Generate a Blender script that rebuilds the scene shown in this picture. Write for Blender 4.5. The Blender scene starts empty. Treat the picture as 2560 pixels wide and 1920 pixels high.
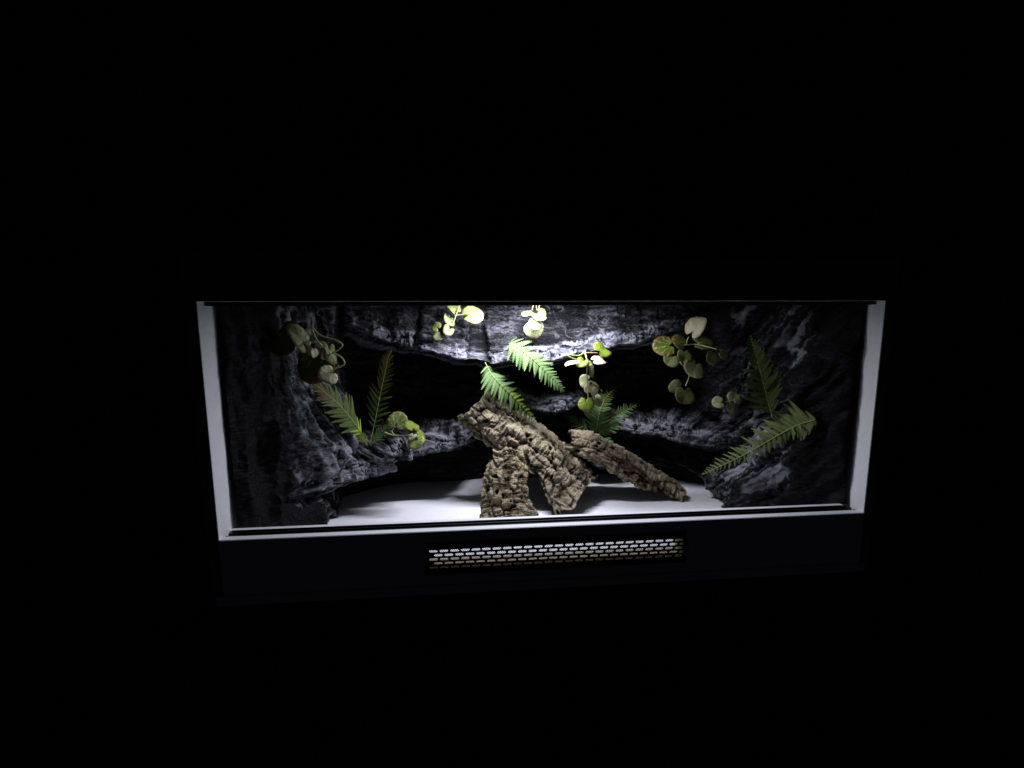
import bpy, math, random
import numpy as np
from mathutils import Vector, Matrix, Euler

# ------------------------------------------------------------------ camera, world, light, exposure
scn = bpy.context.scene
CAM = np.array((-0.15838, -0.80389, 0.37130))
PIT, YAW, ROL, FPX = 0.140327, -0.0894348, -0.00394403, 1200.0      # fitted to the opening of the cabinet
cam_d = bpy.data.cameras.new('camera')
cam = bpy.data.objects.new('camera', cam_d)
scn.collection.objects.link(cam)
CM = Matrix.Rotation(YAW, 4, 'Z') @ Matrix.Rotation(math.pi/2 - PIT, 4, 'X') @ Matrix.Rotation(ROL, 4, 'Z')
cam.matrix_world = Matrix.Translation(CAM) @ CM
cam_d.sensor_width = 36.0
cam_d.lens = FPX / 2560.0 * 36.0
cam_d.clip_start = 0.01
cam_d.clip_end = 60.0
scn.camera = cam

world = bpy.data.worlds.new('World')
scn.world = world
world.use_nodes = True
bg = world.node_tree.nodes['Background']
bg.inputs['Color'].default_value = (0.55, 0.55, 0.75, 1)            # a room with the lights off
bg.inputs['Strength'].default_value = 0.0062

LAMP = Vector((-0.015, 0.325, 0.438))
ld = bpy.data.lights.new('terrarium_lamp', 'AREA')                  # the LED lamp under the lid, above the frame
ld.shape = 'RECTANGLE'                                              # a short LED bar lying along the cabinet
ld.size = 0.28
ld.size_y = 0.018
ld.energy = 5.2
ld.spread = math.radians(170)
ld.color = (0.845, 0.86, 1.0)
lamp = bpy.data.objects.new('terrarium_lamp', ld)
scn.collection.objects.link(lamp)
lamp.location = LAMP

scn.view_settings.view_transform = 'Standard'
scn.view_settings.look = 'None'
scn.view_settings.exposure = 0.0
scn.view_settings.gamma = 1.0
scn.view_settings.use_curve_mapping = False
scn.render.engine = 'CYCLES'
scn.cycles.use_denoising = True
scn.cycles.max_bounces = 8
scn.cycles.sample_clamp_indirect = 4.0

random.seed(7)
RNG = np.random.default_rng(7)
COL = scn.collection
_CM = np.array(CM.to_3x3())

def at(px, py, Y):
    """the point at depth Y behind the cabinet's front that is seen at (px, py) of the 2560 x 1920 photograph"""
    d = _CM @ np.array(((px - 1280) / FPX, -(py - 960) / FPX, -1.0))
    t = (Y - CAM[1]) / d[1]
    return Vector(CAM + t * d)

def m_per_px(Y):
    return (Y - CAM[1]) / FPX

# ------------------------------------------------------------------ numpy noise
def _hash(ix, iy, iz, seed):
    h = (ix * 374761393 + iy * 668265263 + iz * 2147483647 + seed * 1274126177) & 0xffffffff
    h = ((h ^ (h >> 13)) * 1274126177) & 0xffffffff
    h = ((h ^ (h >> 16)) * 2246822519) & 0xffffffff
    h ^= h >> 13
    return (h & 0xffffff) / float(0xffffff)

def vnoise(p, seed=0):
    i = np.floor(p).astype(np.int64); f = p - i
    u = f * f * f * (f * (f * 6 - 15) + 10)
    r = 0
    for a in (0, 1):
        wa = u[:, 0] if a else 1 - u[:, 0]
        for b in (0, 1):
            wb = u[:, 1] if b else 1 - u[:, 1]
            for c in (0, 1):
                wc = u[:, 2] if c else 1 - u[:, 2]
                r = r + wa * wb * wc * _hash(i[:, 0] + a, i[:, 1] + b, i[:, 2] + c, seed)
    return r * 2 - 1

def fbm(p, octs=4, seed=0, gain=0.5):
    r = 0; a = 1.0; t = 0
    for k in range(octs):
        r = r + a * vnoise(p * 2.03 ** k + 17.3 * k, seed + k); t += a; a *= gain
    return r / t

def ridged(p, octs=3, seed=0):
    r = 0; a = 1.0; t = 0
    for k in range(octs):
        r = r + a * (1 - 2 * np.abs(vnoise(p * 2.1 ** k + 9.1 * k, seed + k))); t += a; a *= 0.5
    return r / t

def worley(p, seed=0):
    i = np.floor(p).astype(np.int64)
    f1 = np.full(len(p), 9.0); f2 = np.full(len(p), 9.0); cid = np.zeros(len(p))
    for a in (-1, 0, 1):
        for b in (-1, 0, 1):
            for c in (-1, 0, 1):
                jx, jy, jz = i[:, 0] + a, i[:, 1] + b, i[:, 2] + c
                q0 = jx + _hash(jx, jy, jz, seed); q1 = jy + _hash(jx, jy, jz, seed + 1); q2 = jz + _hash(jx, jy, jz, seed + 2)
                d = np.sqrt((q0 - p[:, 0]) ** 2 + (q1 - p[:, 1]) ** 2 + (q2 - p[:, 2]) ** 2)
                near = d < f1
                f2 = np.where(near, f1, np.minimum(f2, d))
                cid = np.where(near, _hash(jx, jy, jz, seed + 5), cid)
                f1 = np.where(near, d, f1)
    return f1, f2, cid

def sstep(a, b, x):
    t = np.clip((x - a) / (b - a), 0, 1)
    return t * t * (3 - 2 * t)

# ------------------------------------------------------------------ object helpers
def mesh_obj(name, verts, faces, mat, parent=None, smooth=True, attr=None):
    me = bpy.data.meshes.new(name)
    verts = np.asarray(verts, dtype=float)
    me.from_pydata(verts.tolist() if len(verts) < 2000 else [tuple(v) for v in verts], [], faces)
    for m in (mat if isinstance(mat, (list, tuple)) else [mat]):
        me.materials.append(m)
    if smooth:
        me.polygons.foreach_set('use_smooth', [True] * len(me.polygons))
    if attr:
        for k, v in attr.items():
            a = me.attributes.new(k, 'FLOAT', 'POINT'); a.data.foreach_set('value', np.asarray(v, dtype=np.float32))
    me.update()
    o = bpy.data.objects.new(name, me)
    COL.objects.link(o)
    if parent is not None:
        put(o, parent)
    return o

ROOT = {}
def put(o, parent):
    o.parent = parent
    o.matrix_parent_inverse = Matrix.Translation(-ROOT.get(parent.name, Vector((0, 0, 0))))

def thing(name, loc, label, cat, group=None):
    o = bpy.data.objects.new(name, None)
    COL.objects.link(o)
    o.location = loc
    o.empty_display_size = 0.02
    ROOT[o.name] = Vector(loc)
    tag(o, label, cat, group)
    return o

def tag(o, label=None, cat=None, group=None, kind=None):
    if label: o['label'] = label
    if cat: o['category'] = cat
    if group: o['group'] = group
    if kind: o['kind'] = kind

def box(lo, hi):
    x0, y0, z0 = lo; x1, y1, z1 = hi
    v = [(x0,y0,z0),(x1,y0,z0),(x1,y1,z0),(x0,y1,z0),(x0,y0,z1),(x1,y0,z1),(x1,y1,z1),(x0,y1,z1)]
    f = [(0,3,2,1),(4,5,6,7),(0,1,5,4),(1,2,6,5),(2,3,7,6),(3,0,4,7)]
    return v, f

class MB:
    def __init__(self): self.v = []; self.f = []
    def add(self, v, f):
        n = len(self.v); self.v += [tuple(q) for q in v]; self.f += [tuple(i + n for i in q) for q in f]; return self
    def box(self, lo, hi): return self.add(*box(lo, hi))
    def build(self, name, mat, parent=None, smooth=False, bevel=0):
        o = mesh_obj(name, self.v, self.f, mat, parent, smooth)
        if bevel:
            b = o.modifiers.new('bevel', 'BEVEL'); b.width = bevel; b.segments = 2; b.limit_method = 'ANGLE'
        return o

def curve_pts(pts, n):
    """Catmull-Rom through pts, n samples"""
    P = [Vector(p) for p in pts]
    P = [P[0] * 2 - P[1]] + P + [P[-1] * 2 - P[-2]]
    out = []
    m = len(P) - 3
    for k in range(n):
        t = k / (n - 1) * m; i = min(int(t), m - 1); t -= i
        a, b, c, d = P[i:i + 4]
        out.append(0.5 * ((2 * b) + (c - a) * t + (2 * a - 5 * b + 4 * c - d) * t * t + (3 * b - a - 3 * c + d) * t ** 3))
    return out

def tube(mb, pts, rads, seg=6):
    n = len(pts); base = len(mb.v); ref = Vector((0.3, -0.8, 0.5)); V = []; F = []
    for i, p in enumerate(pts):
        t = (pts[min(i + 1, n - 1)] - pts[max(i - 1, 0)]).normalized()
        a = t.cross(ref).normalized(); b = t.cross(a)
        r = rads[i] if hasattr(rads, '__len__') else rads
        for k in range(seg):
            g = 2 * math.pi * k / seg
            V.append(p + a * (r * math.cos(g)) + b * (r * math.sin(g)))
    for i in range(n - 1):
        for k in range(seg):
            F.append((i*seg + k, i*seg + (k+1) % seg, (i+1)*seg + (k+1) % seg, (i+1)*seg + k))
    F.append(tuple(range(seg))[::-1]); F.append(tuple((n-1)*seg + k for k in range(seg)))
    mb.add(V, F)

# ------------------------------------------------------------------ materials
class NT:
    def __init__(self, name, rough=0.5, spec=0.5):
        self.m = bpy.data.materials.new(name); self.m.use_nodes = True
        self.t = self.m.node_tree; self.b = self.t.nodes['Principled BSDF']
        self.b.inputs['Roughness'].default_value = rough
        self.b.inputs['Specular IOR Level'].default_value = spec
    def n(self, typ, **kw):
        o = self.t.nodes.new(typ)
        for k, v in kw.items():
            if k in o.inputs and not hasattr(o, k): o.inputs[k].default_value = v
            else: setattr(o, k, v)
        return o
    def l(self, a, b): self.t.links.new(a, b)
    def ramp(self, src, stops, interp='LINEAR'):
        r = self.n('ShaderNodeValToRGB'); r.color_ramp.interpolation = interp
        e = r.color_ramp.elements
        while len(e) < len(stops): e.new(0.5)
        for q, (p, c) in zip(e, stops):
            q.position = p; q.color = (c, c, c, 1) if not hasattr(c, '__len__') else (*c, 1)
        self.l(src, r.inputs[0]); return r.outputs[0]
    def math(self, op, a, b=None, c=None, clamp=False):
        o = self.n('ShaderNodeMath', operation=op, use_clamp=clamp)
        for i, x in enumerate((a, b, c)):
            if x is None: continue
            if isinstance(x, (int, float)): o.inputs[i].default_value = x
            else: self.l(x, o.inputs[i])
        return o.outputs[0]
    def mix(self, f, a, b, typ='MIX'):
        o = self.n('ShaderNodeMix', data_type='RGBA', blend_type=typ)
        for s, x in ((0, f), (6, a), (7, b)):
            if isinstance(x, (int, float)): o.inputs[s].default_value = x
            elif isinstance(x, tuple): o.inputs[s].default_value = (*x, 1)
            else: self.l(x, o.inputs[s])
        return o.outputs[2]
    def noise(self, vec, scale, detail=3, rough=0.55, dist=0.0):
        o = self.n('ShaderNodeTexNoise'); o.inputs['Scale'].default_value = scale; o.inputs['Detail'].default_value = detail
        o.inputs['Roughness'].default_value = rough; o.inputs['Distortion'].default_value = dist
        if vec is not None: self.l(vec, o.inputs['Vector'])
        return o.outputs[0]
    def bump(self, h, dist, strength=1.0, prev=None):
        o = self.n('ShaderNodeBump'); o.inputs['Distance'].default_value = dist; o.inputs['Strength'].default_value = strength
        self.l(h, o.inputs['Height'])
        if prev is not None: self.l(prev, o.inputs['Normal'])
        return o.outputs[0]
    def color(self, x):
        if isinstance(x, tuple): self.b.inputs['Base Color'].default_value = (*x, 1)
        else: self.l(x, self.b.inputs['Base Color'])

def plain(name, col, rough=0.5, spec=0.5, nscale=60, var=0.12, bump=0.0):
    k = NT(name, rough, spec); tc = k.n('ShaderNodeTexCoord').outputs['Object']
    n = k.noise(tc, nscale, 4)
    k.color(k.mix(n, tuple(c * (1 - var) for c in col), tuple(min(1, c * (1 + var)) for c in col)))
    if bump: k.l(k.bump(k.noise(tc, nscale * 6, 3), bump), k.b.inputs['Normal'])
    return k.m

M = {}
M['white_board'] = plain('white_board', (0.74, 0.74, 0.76), 0.42, 0.4, 25, 0.02, 0.0002)
M['front_bounce_lit'] = plain('front_bounce_lit', (0.42, 0.42, 0.46), 0.5, 0.3, 40, 0.08, 0.0002)  # lighter tone stands in for light bounced onto lower board and shelf
M['front_unlit'] = plain('front_unlit', (0.07, 0.07, 0.075), 0.5, 0.3, 40, 0.1, 0.0002)  # blacker copy: shade of the upper and side fronts put into the colour
M['black_plastic'] = plain('black_plastic', (0.010, 0.010, 0.012), 0.42, 0.35, 90, 0.2)
M['grille_black'] = plain('grille_black', (0.008, 0.008, 0.009), 0.5, 0.25, 90, 0.2)
M['mesh_metal'] = plain('mesh_metal', (0.04, 0.04, 0.05), 0.45, 0.4, 200, 0.1)
M['dark_wall'] = plain('dark_wall', (0.02, 0.02, 0.022), 0.9, 0.1, 8, 0.2)

def chipboard():
    k = NT('raw_chipboard', 0.9, 0.1); tc = k.n('ShaderNodeTexCoord').outputs['Object']
    mp = k.n('ShaderNodeMapping'); mp.inputs['Scale'].default_value = (1, 2.2, 2.2); k.l(tc, mp.inputs[0])
    n = k.noise(mp.outputs[0], 260, 5, 0.7)
    k.color(k.ramp(n, [(0.28, (0.14, 0.09, 0.045)), (0.42, (0.60, 0.51, 0.37)), (0.62, (0.74, 0.67, 0.54)), (0.8, (0.80, 0.75, 0.64))]))
    k.l(k.bump(n, 0.0008), k.b.inputs['Normal'])
    return k.m
M['chipboard'] = chipboard()

def rock_mat():
    k = NT('carved_foam_rock', 0.6, 0.08); tc = k.n('ShaderNodeTexCoord').outputs['Object']
    dry = k.n('ShaderNodeAttribute', attribute_name='dry').outputs['Fac']
    strata = k.n('ShaderNodeMapping'); strata.inputs['Scale'].default_value = (0.45, 0.45, 1.3); k.l(tc, strata.inputs[0])
    n1 = k.noise(strata.outputs[0], 34, 4, 0.55, 1.1)
    n2 = k.noise(tc, 170, 3, 0.55)
    # squiggly raised brush marks that took the pale paint
    w1 = k.noise(strata.outputs[0], 46, 2, 0.5, 2.6)
    w1 = k.math('ABSOLUTE', k.math('SUBTRACT', w1, 0.5))
    w1 = k.ramp(w1, [(0.0, 1.0), (0.022, 0.8), (0.060, 0.0)])
    web = k.n('ShaderNodeAttribute', attribute_name='web').outputs['Fac']
    squig = k.math('MAXIMUM', web, k.math('MULTIPLY', k.math('MULTIPLY', w1, 0.35), k.math('ADD', dry, 0.15, clamp=True)))
    h = k.math('ADD', k.math('MULTIPLY', n1, 0.88), k.math('MULTIPLY', n2, 0.12))
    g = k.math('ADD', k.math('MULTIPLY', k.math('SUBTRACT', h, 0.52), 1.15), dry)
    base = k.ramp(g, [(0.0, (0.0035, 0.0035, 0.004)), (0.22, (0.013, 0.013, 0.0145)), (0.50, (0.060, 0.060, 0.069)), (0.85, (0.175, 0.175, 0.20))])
    brown = k.ramp(k.noise(tc, 22, 3), [(0.60, 0.0), (0.72, 0.45)])
    base = k.mix(k.math('MULTIPLY', brown, 0.6), base, (0.030, 0.023, 0.018))
    k.color(k.mix(squig, base, (0.24, 0.24, 0.265)))
    k.l(k.ramp(n1, [(0.3, 0.75), (0.7, 0.50)]), k.b.inputs['Roughness'])
    b1 = k.bump(k.math('ADD', n1, k.math('MULTIPLY', squig, 0.25)), 0.011, 1.0)
    b2 = k.bump(n2, 0.0010, 0.6, b1)
    k.l(b2, k.b.inputs['Normal'])
    return k.m
M['rock'] = rock_mat()

def cork_mat(name, seed, warm):
    k = NT(name, 0.88, 0.12); tc = k.n('ShaderNodeTexCoord').outputs['Object']
    mp = k.n('ShaderNodeMapping'); mp.inputs['Location'].default_value = (seed, seed * 0.7, 0); k.l(tc, mp.inputs[0]); v = mp.outputs[0]
    tone = k.n('ShaderNodeAttribute', attribute_name='tone').outputs['Fac']
    n1 = k.noise(v, 170, 5, 0.68); n2 = k.noise(v, 38, 3); n3 = k.noise(v, 460, 3, 0.6)
    g = k.math('ADD', tone, k.math('MULTIPLY', k.math('SUBTRACT', n1, 0.5), 1.0))
    c = k.ramp(g, [(0.20, (0.010, 0.007, 0.005)), (0.40, (0.056, 0.038, 0.023)), (0.62, (0.150, 0.119, 0.072)), (0.98, (0.48, 0.41, 0.275))])
    c = k.mix(k.ramp(n2, [(0.45, 0.0), (0.62, 0.6)]), c, k.mix(1.0, c, (0.80, 0.84, 0.80) if not warm else (1.0, 0.86, 0.7), 'MULTIPLY'))
    c = k.mix(k.ramp(k.noise(v, 70, 4, 0.7), [(0.56, 0.0), (0.66, 0.8)]), c, k.mix(1.0, c, (0.42, 0.40, 0.42), 'MULTIPLY'))
    k.color(c)
    b1 = k.bump(n1, 0.013, 1.0)
    k.l(k.bump(n3, 0.0030, 1.0, b1), k.b.inputs['Normal'])
    return k.m
M['cork_a'] = cork_mat('cork_bark', 0.0, False)
M['cork_b'] = cork_mat('cork_bark_grey', 3.1, True)
M['cork_c'] = cork_mat('cork_bark_warm', 5.7, True)

def fern_mat(name, c0, c1, tip=None):
    k = NT(name, 0.58, 0.18); tc = k.n('ShaderNodeTexCoord').outputs['Object']
    rnd = k.n('ShaderNodeObjectInfo').outputs['Random']
    n = k.noise(tc, 4, 3)
    c = k.mix(k.math('ADD', k.math('MULTIPLY', n, 0.6), k.math('MULTIPLY', rnd, 0.4)), c0, c1)
    sep = k.n('ShaderNodeSeparateXYZ'); k.l(tc, sep.inputs[0])
    mid = k.ramp(k.math('ABSOLUTE', sep.outputs[1]), [(0.0, 1.0), (0.018, 0.0)])
    c = k.mix(k.math('MULTIPLY', mid, 0.5), c, tuple(min(1, q * 1.7) for q in c1))
    if tip: c = k.mix(k.math('MULTIPLY', rnd, 0.7), c, tip)
    k.color(c)
    k.b.inputs['Subsurface Weight'].default_value = 0.0
    tr = k.n('ShaderNodeBsdfTranslucent'); k.l(c, tr.inputs[0])
    ms = k.n('ShaderNodeMixShader'); ms.inputs[0].default_value = 0.28
    k.l(k.b.outputs[0], ms.inputs[1]); k.l(tr.outputs[0], ms.inputs[2])
    k.l(ms.outputs[0], k.t.nodes['Material Output'].inputs['Surface'])
    side = k.ramp(k.math('SINE', k.math('ADD', k.math('MULTIPLY', sep.outputs[0], 60), k.math('MULTIPLY', k.math('ABSOLUTE', sep.outputs[1]), 60))), [(0.0, 0.0), (1.0, 1.0)])
    k.l(k.bump(side, 0.02, 0.25), k.b.inputs['Normal'])
    return k.m
M['fern_bright'] = fern_mat('fern_bright_green', (0.075, 0.145, 0.042), (0.155, 0.245, 0.085))
M['fern_yellow'] = fern_mat('fern_yellow_green', (0.16, 0.26, 0.02), (0.30, 0.40, 0.05))
M['fern_olive'] = fern_mat('fern_olive_green', (0.09, 0.13, 0.035), (0.20, 0.24, 0.075))
M['fern_brown'] = fern_mat('fern_browning', (0.040, 0.052, 0.012), (0.085, 0.080, 0.022), (0.12, 0.055, 0.022))
M['fern_deep'] = fern_mat('fern_deep_green', (0.08, 0.16, 0.05), (0.18, 0.29, 0.11))
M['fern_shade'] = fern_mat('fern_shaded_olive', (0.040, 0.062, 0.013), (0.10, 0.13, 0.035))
M['rachis'] = plain('rachis_green', (0.20, 0.30, 0.07), 0.45, 0.4, 120, 0.2)
M['stem'] = plain('vine_stem', (0.42, 0.47, 0.16), 0.4, 0.4, 60, 0.2)
M['stem_pink'] = plain('petiole_pink', (0.50, 0.34, 0.22), 0.45, 0.4, 60, 0.2)

def leaf_mat(name, c0, c1, vein, vstr=0.8, trans=0.3, edge=None):
    k = NT(name, 0.38, 0.35); tc = k.n('ShaderNodeTexCoord').outputs['Object']
    sep = k.n('ShaderNodeSeparateXYZ'); k.l(tc, sep.inputs[0])
    x = k.math('ADD', sep.outputs[0], 0.62); y = sep.outputs[1]
    ang = k.math('ARCTAN2', y, x)
    rad = k.math('SQRT', k.math('ADD', k.math('MULTIPLY', x, x), k.math('MULTIPLY', y, y)))
    wob = k.math('MULTIPLY', k.math('SUBTRACT', k.noise(tc, 4, 2), 0.5), 0.5)
    fr = k.math('FRACT', k.math('ADD', k.math('MULTIPLY', k.math('ADD', ang, wob), 2.2), 0.5))
    dv = k.math('MULTIPLY', k.math('ABSOLUTE', k.math('SUBTRACT', fr, 0.5)), k.math('MAXIMUM', rad, 0.12))
    v1 = k.ramp(dv, [(0.0, 1.0), (0.045, 0.85), (0.10, 0.0)])
    fr2 = k.math('FRACT', k.math('ADD', k.math('MULTIPLY', rad, 4.5), k.math('MULTIPLY', k.math('ABSOLUTE', k.math('SUBTRACT', fr, 0.5)), -2.4)))
    v2 = k.ramp(k.math('ABSOLUTE', k.math('SUBTRACT', fr2, 0.5)), [(0.0, 0.22), (0.06, 0.12), (0.10, 0.0)])
    vv = k.math('MULTIPLY', k.math('MAXIMUM', v1, v2), vstr)
    rnd = k.n('ShaderNodeObjectInfo').outputs['Random']
    n = k.noise(tc, 2.3, 4)
    c = k.mix(k.math('ADD', k.math('MULTIPLY', n, 0.7), k.math('MULTIPLY', rnd, 0.3)), c0, c1)
    if edge:
        r0 = k.math('SQRT', k.math('ADD', k.math('MULTIPLY', sep.outputs[0], sep.outputs[0]), k.math('MULTIPLY', y, y)))
        c = k.mix(k.ramp(k.math('ADD', r0, k.math('MULTIPLY', n, 0.4)), [(0.85, 0.0), (1.15, 0.7)]), c, edge)
    c = k.mix(vv, c, vein)
    k.color(c)
    tr = k.n('ShaderNodeBsdfTranslucent'); k.l(c, tr.inputs[0])
    ms = k.n('ShaderNodeMixShader'); ms.inputs[0].default_value = trans
    k.l(k.b.outputs[0], ms.inputs[1]); k.l(tr.outputs[0], ms.inputs[2])
    k.l(ms.outputs[0], k.t.nodes['Material Output'].inputs['Surface'])
    k.l(k.bump(vv, 0.04, 0.35), k.b.inputs['Normal'])
    return k.m
LEAF_BACK = leaf_mat('leaf_underside', (0.52, 0.50, 0.32), (0.62, 0.60, 0.42), (0.44, 0.31, 0.19), 0.45, 0.3)
LM = {
    'g': leaf_mat('leaf_veined_green', (0.085, 0.12, 0.015), (0.16, 0.19, 0.03), (0.36, 0.52, 0.06), 0.9, 0.3, (0.17, 0.075, 0.03)),
    'b': leaf_mat('leaf_lime_green', (0.16, 0.28, 0.02), (0.26, 0.38, 0.04), (0.20, 0.12, 0.02), 0.65, 0.4, (0.26, 0.26, 0.03)),
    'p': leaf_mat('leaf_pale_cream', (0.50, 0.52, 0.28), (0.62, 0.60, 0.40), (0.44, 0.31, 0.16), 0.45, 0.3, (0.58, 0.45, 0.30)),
    'y': leaf_mat('leaf_yellow_cream', (0.22, 0.31, 0.07), (0.32, 0.39, 0.13), (0.26, 0.40, 0.08), 0.6, 0.35, (0.44, 0.40, 0.16)),
    'o': leaf_mat('leaf_olive', (0.12, 0.16, 0.04), (0.20, 0.23, 0.07), (0.36, 0.42, 0.13), 0.8, 0.3, (0.17, 0.15, 0.05)),
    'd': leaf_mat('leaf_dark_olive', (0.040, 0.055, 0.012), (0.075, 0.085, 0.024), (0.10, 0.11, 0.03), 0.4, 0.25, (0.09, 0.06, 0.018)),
    's': leaf_mat('leaf_sage', (0.24, 0.31, 0.13), (0.34, 0.40, 0.19), (0.18, 0.22, 0.08), 0.55, 0.3, (0.36, 0.30, 0.17)),
}

# ------------------------------------------------------------------ the setting around the cabinet
W2 = 0.582                    # half the inner width
HT = 0.396                    # height of the opening
FLZ = -0.100                  # floor of the cabinet
D = 0.600
wall = MB().box((-4, 0.66, -2.2), (4, 0.70, 3.0)).build('wall', M['dark_wall'])
tag(wall, kind='structure')
shelf = MB().box((-0.598, 0.002, -0.1215), (0.598, 0.655, -0.1035)).build('shelf_board', M['front_bounce_lit'], bevel=0.0015)
tag(shelf, 'thin dark shelf board under the whole length of the terrarium', 'shelf')

# ------------------------------------------------------------------ the cabinet
viv = thing('terrarium', (0, D / 2, -0.1), 'long white-lined terrarium cabinet with dark front and lit inside', 'terrarium')
TH = 0.018
MB().box((-W2 - TH, 0, FLZ), (-W2, D, 0.468)).build('side_panel', M['white_board'], viv)
MB().box((W2, 0, FLZ), (W2 + TH, D, 0.468)).build('side_panel', M['white_board'], viv)
MB().box((-W2, 0.0355, FLZ - 0.003), (W2, D, FLZ)).build('floor_panel', M['white_board'], viv)
MB().box((-W2, D - 0.012, FLZ), (W2, D, 0.450)).build('back_panel', M['white_board'], viv)
MB().box((-W2, 0.047, 0.4505), (W2, D, 0.468)).build('lid', M['white_board'], viv)
# facing on the side panels' front ends; its black stands in for missing bounce light
for sx in (-1, 1):
    xa, xb = sorted((sx * (W2 + 0.0004), sx * (W2 + TH)))
    MB().box((xa, -0.0015, FLZ), (xb, -0.0002, 0.468)).build('front_edging', M['front_unlit'], viv)
# lower front board with the cut-out behind the vent
CX0, CX1, CZ0, CZ1 = -0.2375, 0.2305, -0.0712, -0.0300
FB = 0.046
lb = MB()
BD = 0.035
lb.box((-W2, 0, CZ1), (W2, BD, -0.0200)); lb.box((-W2, 0, -0.0200), (W2, FB, -0.0075)); lb.box((-W2, 0, -0.0075), (W2, 0.0130, 0)); lb.box((-W2, 0.0368, -0.0075), (W2, FB, 0))
lb.box((-W2, 0, FLZ), (W2, BD, CZ0))
lb.box((-W2, 0, CZ0), (CX0, BD, CZ1)); lb.box((CX1, 0, CZ0), (W2, BD, CZ1))
low = lb.build('lower_front_board', M['white_board'], viv)
fr = MB()
Z0, Z1 = FLZ, -0.0006
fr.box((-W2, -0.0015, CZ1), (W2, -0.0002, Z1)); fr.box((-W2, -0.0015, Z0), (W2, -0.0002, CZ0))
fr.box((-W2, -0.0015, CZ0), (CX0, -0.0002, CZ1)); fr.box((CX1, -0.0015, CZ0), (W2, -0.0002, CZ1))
fr.build('front_facing', M['front_bounce_lit'], low)
ce = MB(); t = 0.0012
ce.box((CX0, 0.0, CZ0), (CX1, BD, CZ0 + t)); ce.box((CX0, 0.0, CZ1 - t), (CX1, BD, CZ1))
ce.box((CX0, 0.0, CZ0 + t), (CX0 + t, BD, CZ1 - t)); ce.box((CX1 - t, 0.0, CZ0 + t), (CX1, BD, CZ1 - t))
o = ce.build('cut_edge', M['chipboard'], low); o['label'] = 'raw tan chipboard edge of the vent cut-out'
# upper front board
up = MB().box((-W2, 0, HT), (W2, FB, 0.468)).build('upper_front_board', M['white_board'], viv)
MB().box((-W2, -0.0015, HT + 0.0006), (W2, -0.0002, 0.468)).build('front_facing', M['front_unlit'], up)
# glass runners: double channels of black plastic
def runner(name, z, s, h):
    mb = MB(); y0, y1 = 0.0135, 0.0365; x0, x1 = -W2 + 0.004, W2 - 0.004
    def zb(a, b): return (min(z + s*a, z + s*b), max(z + s*a, z + s*b))
    for (ya, yb, ha, hb) in ((y0, y1, 0.0003, 0.0012), (y0, y0 + 0.002, 0.0012, h), (0.0240, 0.0260, 0.0012, h), (y1 - 0.002, y1, 0.0012, h)):
        za, zc = zb(ha, hb); mb.box((x0, ya, za), (x1, yb, zc))
    return mb.build(name, M['black_plastic'], viv)
runner('lower_glass_runner', -0.0074, 1, 0.0078)
runner('upper_glass_runner', HT, -1, 0.0065)

# vent grille: plate with five rows of rounded slots
def grille():
    mb = MB(); px0, px1, pz0, pz1 = -0.2415, 0.2345, -0.0800, -0.0205; y0, y1 = -0.0035, -0.0016
    n, pit, sw, sh, rp = 25, 0.01860, 0.0152, 0.0050, 0.00765
    zt = -0.0363
    gx0 = -0.2338
    def cell(x0, x1, z0, z1, cx, cz):
        hole = []
        r = sh / 2; hw = sw / 2 - r
        for k in range(16):
            g = (k + 0.5) / 16 * 2 * math.pi
            hx = cx + (hw if math.cos(g) > 0 else -hw) + r * math.cos(g); hz = cz + r * math.sin(g)
            hole.append((hx, hz))
        rect = []
        for k in range(16):
            side, q = divmod(k, 4)
            q = (q + 0.0) / 4
            # start at (x1, z0) and go round so that the points pair up with the hole's
            rect.append([(x1, z0 + (z1 - z0) * q), (x1 + (x0 - x1) * q, z1), (x0, z1 + (z0 - z1) * q), (x0 + (x1 - x0) * q, z0)][side])
        rect = rect[2:] + rect[:2]
        b = len(mb.v)
        V = [(x, y0, z) for x, z in rect] + [(x, y0, z) for x, z in hole] + [(x, y1, z) for x, z in hole] + [(x, y1, z) for x, z in rect]
        F = []
        for k in range(16):
            j = (k + 1) % 16
            F.append((k, j, 16 + j, 16 + k)); F.append((16 + k, 16 + j, 32 + j, 32 + k)); F.append((32 + k, 32 + j, 48 + j, 48 + k))
        mb.add(V, F)
    for r in range(5):
        cz = zt - r * rp; z0, z1 = cz - rp / 2, cz + rp / 2
        off = gx0 + (0.0083 if r % 2 else 0.0)
        xs = off - (pit - sw) / 2
        mb.box((px0, y0, z0), (xs, y1, z1)); mb.box((xs + n * pit, y0, z0), (px1, y1, z1))
        for c in range(n):
            cell(xs + c * pit, xs + (c + 1) * pit, z0, z1, xs + (c + 0.5) * pit, cz)
    mb.box((px0, y0, zt + rp / 2), (px1, y1, pz1)); mb.box((px0, y0, pz0), (px1, y1, zt - 4.5 * rp))
    return mb.build('vent_grille', M['grille_black'], viv)
gr = grille(); gr['label'] = 'black vent grille with five rows of rounded slots'
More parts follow.
